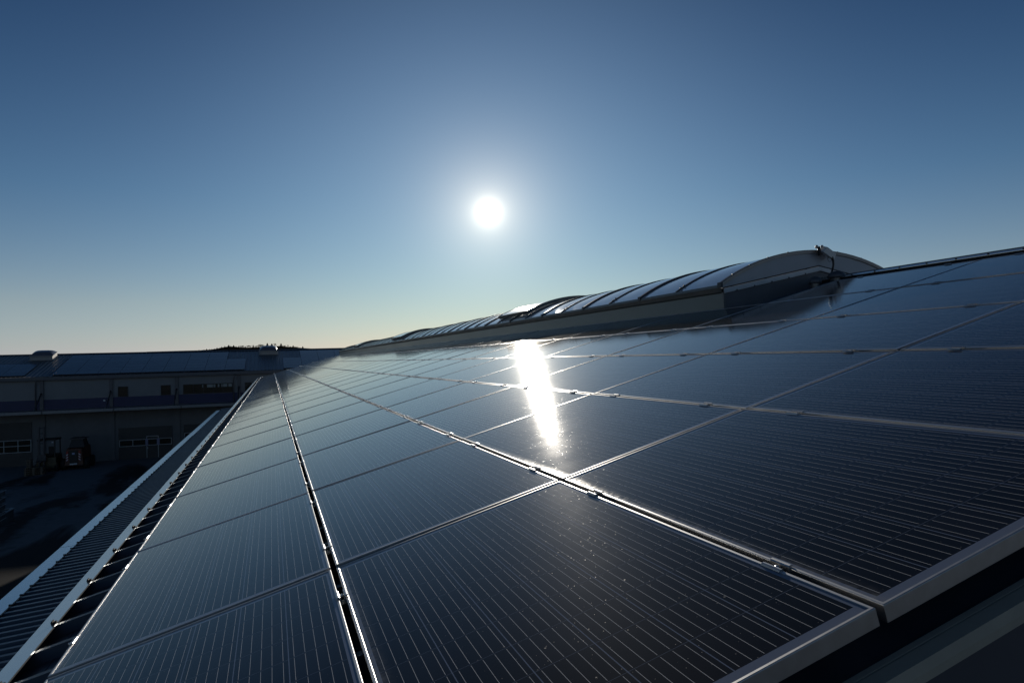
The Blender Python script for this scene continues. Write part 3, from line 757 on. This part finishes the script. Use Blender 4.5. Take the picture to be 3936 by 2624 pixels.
# gates
def gate(x0, x1, z1, rows, posts, door=None, lilac=()):
    m = MB(); m.box(x0, x1, WY - 0.04, WY + 0.01, GZ, z1)
    zz = GZ + 0.55
    while zz < z1 - 0.2:
        m.box(x0, x1, WY - 0.046, WY - 0.04, zz, zz + 0.02); zz += 0.55
    g_ = m.build('gate', GATE, wh)
    t = 0.045
    m = MB()
    for zr in rows: m.box(x0 + 0.05, x1 - 0.02, WY - 0.075, WY - 0.047, zr - t / 2, zr + t / 2)
    for px in posts: m.box(px - t / 2, px + t / 2, WY - 0.072, WY - 0.047, rows[-1] + t / 2, rows[0] - t / 2)
    wr = m.build('window_strip', FRAMEW, g_)
    m = MB()
    for q in range(len(rows) - 1): m.box(x0 + 0.09, x1 - 0.06, WY - 0.060, WY - 0.050, rows[q + 1] + t / 2 + 0.004, rows[q] - t / 2 - 0.004)
    m.build('pane', PANE, wr)
    for px in lilac:
        m = MB(); m.box(px - 0.11, px + 0.10, WY - 0.085, WY - 0.076, rows[-1] - 0.02, rows[0] + 0.02); m.build('window_post', LILAC, wr)
    if door:
        a, b2, zt = door; m = MB(); t = 0.05
        m.box(a - t / 2, a + t / 2, WY - 0.09, WY - 0.076, GZ + 0.02, rows[-1] - 0.025); m.box(b2 - t / 2, b2 + t / 2, WY - 0.09, WY - 0.076, GZ + 0.02, rows[-1] - 0.025)
        m.box(a - t / 2, a + t / 2, WY - 0.09, WY - 0.076, rows[0] + 0.025, zt); m.box(b2 - t / 2, b2 + t / 2, WY - 0.09, WY - 0.076, rows[0] + 0.025, zt); m.box(a + t / 2, b2 - t / 2, WY - 0.09, WY - 0.076, zt - t, zt)
        d_ = m.build('door_frame', FRAMEW, g_)
        mb = MB(); mb.box(a + 0.04, a + 0.10, WY - 0.12, WY - 0.09, GZ + 0.82, GZ + 0.96); mb.build('handle', FRAMEW, d_)
gate(-11.91, -7.68, -4.28, (-5.36, -5.89), (-11.83, -10.80, -7.74), (-9.70, -8.79, -5.09), (-9.70, -8.79))
gate(-22.6, -18.37, -3.38, (-4.86, -5.33, -5.86), (-22.5, -21.4, -20.35, -19.35, -18.42))
gate(-6.73, -2.5, -4.27, (-5.02, -5.55), (-6.66, -4.6))
m = MB(); m.box(-13.03, -12.87, WY - 0.10, WY - 0.035, -1.88, -1.74); m.build('wall_lamp', WHITE, wh)

# domes on the warehouse roof
def dome(xa, xb, s0, lb):
    xc, wd = (xa + xb) / 2, (xb - xa) / 2
    c = root('dome_skylight', FR(xc, s0 + wd, 0), lb, 'roof dome', 'dome skylights on the warehouse roof')
    zt = FR(xc, s0, 0).z; y0 = FR(xc, s0, 0).y; y1 = y0 + 1.55
    def T(q): return FR(q.x, s0 + q.y, q.z)
    m = MB(); L = 1.55
    m.box(xa - 0.12, xb + 0.12, -0.15, L + 0.15, 0.042, 0.07, T); m.box(xa, xb, 0, L, 0.05, 0.36, T)
    m.box(xa - 0.05, xb + 0.05, -0.05, L + 0.05, 0.40, 0.46, T)
    m.build('curb', DOMEW, c)
    m = MB(); m.box(xa + 0.01, xb - 0.01, 0.01, L - 0.01, 0.36, 0.40, T); m.build('seal', BLACK, c)
    m = MB(); rings = []
    for k2 in range(9):
        f = k2 / 8; rr = []
        for q in range(13):
            g_ = q / 12
            hh = 0.46 + 0.27 * (max(0.0, 1 - (2 * f - 1) ** 4) ** 0.6) * (max(0.0, 1 - (2 * g_ - 1) ** 4) ** 0.6)
            rr.append(T(Vector((xa + (xb - xa) * g_, L * f, hh))))
        rings.append(rr)
    m.loft(rings, smooth=True); m.build('dome', DOMEG, c)
dome(-19.92, -18.16, 5.85, 'grey roof dome in a bare sheet patch, the farther one from the near solar roof')
dome(-0.26, 1.36, 6.05, 'glossy lilac roof dome just behind the far corner of the near solar roof')

# panels on the warehouse roof
bare = [(-21.05, -17.05, 4.5, 9), (-17.42, -17.05, -1, 5), (-1.78, 2.55, 4.6, 9), (0.05, 0.82, -1, 4.2)]
fm = MB(); fm.box(-0.835, 0.835, -0.495, 0.495, -0.04, 0.0); fp0 = None
for r_ in range(7):
    s = 0.62 + 1.02 * r_
    kk = 0
    for c in range(24):
        x = -28.0 + 1.70 * c
        # shift columns so that they butt against the bare strips
        x = x + (0.12 if x > -17 else -0.15)
        if any(x + 0.80 > a and x - 0.80 < b2 and s + 0.4 > s0 and s - 0.4 < s1 for a, b2, s0, s1 in bare): continue
        if x > 10 or x < -21.6: continue
        kk += 1
        if fp0 is None:
            fp0 = fm.build('roof_module', FARPV); o = fp0
        else:
            o = fp0.copy(); COL.objects.link(o)
        o.location = FR(x, s, 0.12)
        o.rotation_euler = Euler((FA + R(rnd.gauss(0, 0.12)), R(rnd.gauss(0, 0.12)), 0))
        tag(o, 'small dark module on the warehouse roof, %s from the left in the %s row up' % (ordn(kk), ordn(r_ + 1)), 'solar panel', 'solar modules on the warehouse roof')

# ------------------------------------------------------------------ yard: machines, pallets, skip, trays
fk = root('forklift', (-16.3, 61.6, GZ), 'dark forklift with raised mast parked at the warehouse pillar behind the pallets', 'forklift')
def bx(name, mat, par, *a):
    m = MB(); m.box(*a); return m.build(name, mat, par)
m = MB()
for xx in (-16.52, -16.20): m.box(xx, xx + 0.10, 60.85, 60.98, GZ + 0.1, GZ + 3.55)
for zz in (0.35, 1.3, 2.2, 3.0, 3.4): m.box(-16.42, -16.20, 60.88, 60.95, GZ + zz, GZ + zz + 0.1)
m.build('mast', DKMETAL, fk)
m = MB()
for xx in (-16.5, -16.18): m.box(xx, xx + 0.1, 59.8, 60.83, GZ + 0.9, GZ + 0.95)
m.box(-16.6, -16.0, 60.78, 60.84, GZ + 0.85, GZ + 1.35); m.build('fork', DKMETAL, fk)
m = MB(); m.hexa([Vector(q) for q in ((-16.75, 61.05, GZ + 0.3), (-15.35, 61.05, GZ + 0.3), (-15.35, 63.0, GZ + 0.3), (-16.75, 63.0, GZ + 0.3), (-16.7, 61.1, GZ + 1.1), (-15.4, 61.1, GZ + 1.1), (-15.45, 62.9, GZ + 1.25), (-16.65, 62.9, GZ + 1.25))]); m.build('body', YELL, fk)
m = MB()
for xx, yy in ((-16.6, 61.2), (-15.5, 61.2), (-16.6, 62.7), (-15.5, 62.7)): m.box(xx - 0.04, xx + 0.04, yy - 0.04, yy + 0.04, GZ + 1.1, GZ + 2.42)
m.box(-16.68, -15.42, 61.1, 62.8, GZ + 2.42, GZ + 2.52); m.build('overhead_guard', BLACK, fk)
m = MB(); m.box(-16.2, -15.8, 61.9, 62.3, GZ + 1.15, GZ + 1.3); m.box(-16.2, -15.8, 62.3, 62.42, GZ + 1.3, GZ + 1.85); m.build('seat', BLACK, fk)
for xx in (-16.72, -15.38):
    for yy in (61.35, 62.6):
        m = MB(); m.tube([(xx - 0.1, yy, GZ + 0.33), (xx + 0.1, yy, GZ + 0.33)], 0.33, 18); m.build('wheel', RUBBER, fk)
bx('headlight', WHITE, fk, -15.66, -15.55, 61.02, 61.05, GZ + 2.25, GZ + 2.34)
ld = root('wheel_loader', (-14.2, 62.3, GZ), 'dark compact loader seen from behind with red and white striped corners', 'loader')
m = MB(); m.hexa([Vector(q) for q in ((-14.85, 61.2, GZ + 0.35), (-13.55, 61.2, GZ + 0.35), (-13.45, 63.6, GZ + 0.35), (-14.95, 63.6, GZ + 0.35), (-14.72, 61.25, GZ + 1.65), (-13.68, 61.25, GZ + 1.65), (-13.55, 63.6, GZ + 1.75), (-14.85, 63.6, GZ + 1.75))]); m.build('body', ORAN, ld)
m = MB(); m.box(-14.5, -13.93, 61.165, 61.2, GZ + 0.4, GZ + 1.55); m.build('rear_grille', BLACK, ld)
m = MB(); m.hexa([Vector(q) for q in ((-14.7, 61.9, GZ + 1.7), (-13.6, 61.9, GZ + 1.7), (-13.6, 63.4, GZ + 1.7), (-14.7, 63.4, GZ + 1.7), (-14.55, 62.05, GZ + 2.34), (-13.75, 62.05, GZ + 2.34), (-13.75, 63.2, GZ + 2.34), (-14.55, 63.2, GZ + 2.34))]); m.build('cab', BLACK, ld)
bx('cab_roof', DKMETAL, ld, -14.65, -13.62, 61.9, 63.4, GZ + 2.345, GZ + 2.42)
for xx in (-15.0, -13.4):
    for yy in (61.75, 63.3):
        m = MB(); m.tube([(xx - 0.16, yy, GZ + 0.45), (xx + 0.16, yy, GZ + 0.45)], 0.45, 20); m.build('wheel', RUBBER, ld)
bx('number_plate', WHITE, ld, -14.48, -13.96, 61.145, 61.16, GZ + 0.10 + 0.32, GZ + 0.10 + 0.42)
bx('round_badge', simple('pale_blue_badge', (0.35, 0.42, 0.62), 0.5), ld, -14.31, -14.13, 61.15, 61.162, GZ + 1.22, GZ + 1.36)
for xx, sg in ((-14.72, 1), (-13.86, -1)):
    m = MB(); m.box(xx, xx + 0.14, 61.16, 61.19, GZ + 0.72, GZ + 1.5); wp = m.build('warning_board', REDW, ld)
    m = MB()
    for q in range(3):
        z = GZ + 0.72 + q * 0.20
        a, b2 = (0.0, 0.10) if sg > 0 else (0.10, 0.0)
        m.add([(xx, 61.156, z + a), (xx + 0.14, 61.156, z + b2), (xx + 0.14, 61.156, z + b2 + 0.09), (xx, 61.156, z + a + 0.09)], [(0, 1, 2, 3)])
    m.build('white_stripe', WHITE, wp)
def pallet():
    m = MB()
    for k2 in range(5): m.box(-0.6, 0.6, -0.4 + k2 * 0.1625 , -0.4 + k2 * 0.1625 + 0.12, 0.118, 0.14)
    for yy in (-0.4, -0.05, 0.3): m.box(-0.6, 0.6, yy, yy + 0.1, 0.0, 0.02)
    for yy in (-0.4, -0.05, 0.3):
        for xx in (-0.6, -0.07, 0.46): m.box(xx, xx + 0.14, yy, yy + 0.1, 0.02, 0.096)
    for xx in (-0.6, -0.07, 0.46): m.box(xx, xx + 0.14, -0.4, 0.37, 0.096, 0.118)
    return m
p0 = None
names = ['bottom pallet of the dark stack in front of the forklift', 'second pallet up in the dark stack in front of the forklift', 'third pallet up in the dark stack in front of the forklift', 'top pallet of the dark stack in front of the forklift']
for k2 in range(4):
    if p0 is None: p0 = pallet().build('pallet', WOOD); o = p0
    else: o = p0.copy(); COL.objects.link(o)
    o.location = (-16.48 + 0.015 * (k2 % 2), 60.95 - 1.1, GZ + 0.145 * k2); o.rotation_euler = (0, 0, R((1.5, -2, 1, -0.5)[k2]))
    tag(o, names[k2], 'pallet', 'wooden pallets stacked in the yard')
cr = root('crate', (-16.75, 60.0, GZ + 0.58), 'small weathered wooden crate on top of the pallet stack', 'crate')
m = MB(); m.box(-16.98, -16.70, 59.6, 60.2, GZ + 0.582, GZ + 0.61)
for z in (0.63, 0.78, 0.93, 1.08): m.box(-16.98, -16.95, 59.6, 60.2, GZ + z, GZ + z + 0.10); m.box(-16.73, -16.70, 59.6, 60.2, GZ + z, GZ + z + 0.10); m.box(-16.95, -16.73, 59.6, 59.63, GZ + z, GZ + z + 0.10)
m.build('slats', WOOD, cr)
# low open skip at the left edge of the view, trays stacked in it
SX, SY = -12.57, 41.97
skp = root('skip', (SX - 1.0, SY - 1.1, GZ), 'low open steel skip with pale rim at the left edge of the yard', 'skip')
m = MB(); h = 0.55
m.box(SX - 2.2, SX, SY - 2.4, SY, GZ + 0.02, GZ + 0.06)
m.box(SX - 2.2, SX, SY - 0.05, SY, GZ + 0.06, GZ + h); m.box(SX - 2.2, SX, SY - 2.4, SY - 2.35, GZ + 0.06, GZ + h)
m.box(SX - 0.05, SX, SY - 2.35, SY - 0.05, GZ + 0.06, GZ + h); m.box(SX - 2.2, SX - 2.15, SY - 2.35, SY - 0.05, GZ + 0.06, GZ + h)
m.build('body', SKIPM, skp)
m = MB(); m.box(SX - 0.08, SX + 0.03, SY - 2.43, SY + 0.03, GZ + h + 0.002, GZ + h + 0.05); m.box(SX - 2.23, SX - 0.08, SY - 0.08, SY + 0.03, GZ + h + 0.002, GZ + h + 0.05); m.box(SX - 2.23, SX - 0.08, SY - 2.43, SY - 2.32, GZ + h + 0.002, GZ + h + 0.05); m.build('rim', FRAMEW, skp)
tr0 = None
for k2 in range(5):
    m = MB(); w_ = 0.5
    if tr0 is None:
        m.box(-w_, w_, -w_, w_, 0, 0.02); m.box(-w_, w_, -w_, -w_ + 0.03, 0.02, 0.24); m.box(-w_, w_, w_ - 0.03, w_, 0.02, 0.24); m.box(-w_, -w_ + 0.03, -w_ + 0.03, w_ - 0.03, 0.02, 0.24); m.box(w_ - 0.03, w_, -w_ + 0.03, w_ - 0.03, 0.02, 0.24)
        m.box(-w_ - 0.02, w_ + 0.02, -w_ - 0.02, w_ + 0.02, 0.242, 0.262)
        tr0 = root('tray', (0, 0, 0), 'x', 'tray'); m.build('tub', SKIPM, tr0)
        m = MB(); m.box(-w_ - 0.03, w_ + 0.03, -w_ - 0.035, -w_ - 0.021, 0.235, 0.268); m.box(w_ + 0.021, w_ + 0.035, -w_ - 0.02, w_ + 0.03, 0.235, 0.268); m.build('rim', WHITE, tr0); o = tr0
    else: o = dup(tr0)
    o.location = (-12.55 - 0.55, 40.33, GZ + 0.065 + 0.36 * k2)
    tag(o, ['lowest dark tray of the stack in the skip at the left edge', 'second tray up of the stack in the skip', 'middle tray of the five stacked in the skip', 'fourth tray up of the stack in the skip', 'topmost pale rimmed tray of the stack in the skip'][k2], 'tray', 'trays stacked in the skip')

# ------------------------------------------------------------------ wooded hill far behind
HD = 1500.0
KH = (HD + 2.829) / 68.829
def hz(x66, z66): return Vector((0.762 + (x66 - 0.762) * KH, HD, 1.067 + (z66 - 1.067) * KH))
def pxh(cx, cy): # silhouette table is in picture-table units: x -5.36..3.8 across, height above the roof line
    x66 = -5.36 + (cx - 80) * (3.8 + 5.36) / 2120.0
    z66 = 2.37 + (345 - cy) * 0.00492 - (cx - 80) / 2120.0 * 0.216
    return x66, z66
tops = [(80, 338, 0), (170, 330, 0), (228, 318, 0), (280, 320, 0), (322, 320, 0), (372, 313, 0), (430, 294, 0), (482, 291, 0), (520, 277, 0), (580, 262, 0), (655, 245, 0), (700, 259, 0), (755, 250, 0), (802, 268, 0), (852, 262, 0), (905, 256, 1), (940, 270, 1), (985, 266, 1), (1035, 254, 1), (1085, 252, 1), (1145, 244, 0), (1200, 258, 1), (1245, 255, 1), (1305, 226, 1), (1430, 208, 0), (1520, 219, 0), (1590, 207, 1), (1650, 258, 1), (1710, 212, 0), (1780, 246, 1), (1850, 242, 1), (1915, 268, 1), (1960, 250, 0), (2025, 268, 1), (2080, 284, 1), (2163, 268, 0)]
prof_h = [(-900, 372), (-200, 352), (80, 345), (300, 330), (430, 312), (560, 285), (660, 272), (760, 275), (860, 285), (1000, 290), (1200, 285), (1400, 268), (1550, 265), (1700, 262), (1850, 275), (2000, 285), (2150, 297), (2500, 315), (3400, 345), (4800, 380)]
m = MB(); ringA, ringB, ringC = [], [], []
for cx, cy in prof_h:
    a, b2 = pxh(cx, cy); p_ = hz(a, b2)
    ringA.append(Vector((p_.x, HD - 700, GZ + 0.5))); ringB.append(p_); ringC.append(Vector((p_.x, HD + 900, GZ + 0.5)))
mid = [(a + b2) / 2 - Vector((0, 0, 3)) for a, b2 in zip(ringA, ringB)]
m.loft([ringA, mid, ringB, ringC], smooth=True)
tag(m.build('hill', HILL), kind='structure')
def tree_proto(kind, seed):
    r_ = random.Random(seed); c = root('tree', (0, 0, 0), 'x', 'tree')
    H = 10.0
    m = MB(); m.tube([(0, 0, -1.5), (0.1, 0, H * 0.4), (0, 0.1, H * (0.95 if kind == 0 else 0.6))], [0.3, 0.2, 0.05], 6)
    if kind == 1:
        for q in range(8):
            a = r_.uniform(0, 6.28); z = H * r_.uniform(0.3, 0.55); l = r_.uniform(2, 4)
            m.tube([(0, 0, z), (math.cos(a) * l * 0.5, math.sin(a) * l * 0.5, z + l * 0.5), (math.cos(a) * l, math.sin(a) * l, z + l * 1.05)], [0.13, 0.08, 0.02], 5)
    m.build('trunk', BARK, c)
    m = MB()
    nleaf = 700 if kind == 0 else 760
    for q in range(nleaf):
        a = r_.uniform(0, 6.28)
        if kind == 0:
            t = r_.random() ** 0.8; lay = int(t * 9) / 9.0 + r_.random() ** 2 * 0.08
            rad = (1 - lay) * 2.6 * r_.uniform(0.3, 1.05) + 0.15; c_ = Vector((math.cos(a) * rad, math.sin(a) * rad, H * (0.12 + 0.88 * lay) - rad * 0.25)); sz = r_.uniform(0.25, 0.6)
        else:
            cl = r_.randrange(9); rc = random.Random(seed * 31 + cl)
            base = Vector((rc.uniform(-2.6, 2.6), rc.uniform(-2, 2), H * rc.uniform(0.5, 0.86))); d = Vector((r_.gauss(0, 1), r_.gauss(0, 1), r_.gauss(0, 0.8))); c_ = base + d * 0.75; sz = r_.uniform(0.12, 0.34)
        ax = Vector((r_.gauss(0, 1), r_.gauss(0, 1), r_.gauss(0, 1))).normalized(); bx2 = ax.cross(Vector((0.3, 0.5, 0.8))).normalized()
        m.add([c_ + ax * sz, c_ + bx2 * sz * 0.7, c_ - ax * sz, c_ - bx2 * sz * 0.7], [(0, 1, 2, 3)])
    m.build('crown', CONIF if kind == 0 else TWIG, c, weld=False)
    return c
protos = {}
cnt = 0
for cx, cy, kd in tops:
    cnt += 1
    sd = (cnt * 7) % 3
    if (kd, sd) not in protos:
        o = tree_proto(kd, 11 + sd + 5 * kd); protos[(kd, sd)] = o
    else: o = dup(protos[(kd, sd)])
    xb = cx; gy = None
    for (xa, ya), (xc, yc) in zip(prof_h, prof_h[1:]):
        if xa <= cx <= xc: gy = ya + (yc - ya) * (cx - xa) / (xc - xa)
    at, ab = hz(*pxh(cx, cy)), hz(*pxh(cx, gy))
    sc = max(0.5, (at.z - ab.z + 2.2) / 10.0)
    rr = random.Random(cnt * 13)
    o.location = Vector((at.x, HD + rr.uniform(-6, 4), at.z - sc * 10.0 * 0.97)); o.scale = (sc * rr.uniform(1.1, 1.5) * (1.7 if kd == 0 else 2.0), sc * 1.2, sc); o.rotation_euler = (0, 0, rr.uniform(0, 6))
    tag(o, '%s on the distant hilltop skyline, %s tree from the left' % ('dark conifer' if kd == 0 else 'bare brown deciduous tree', ordn(cnt)), 'tree', 'trees on the distant hill')
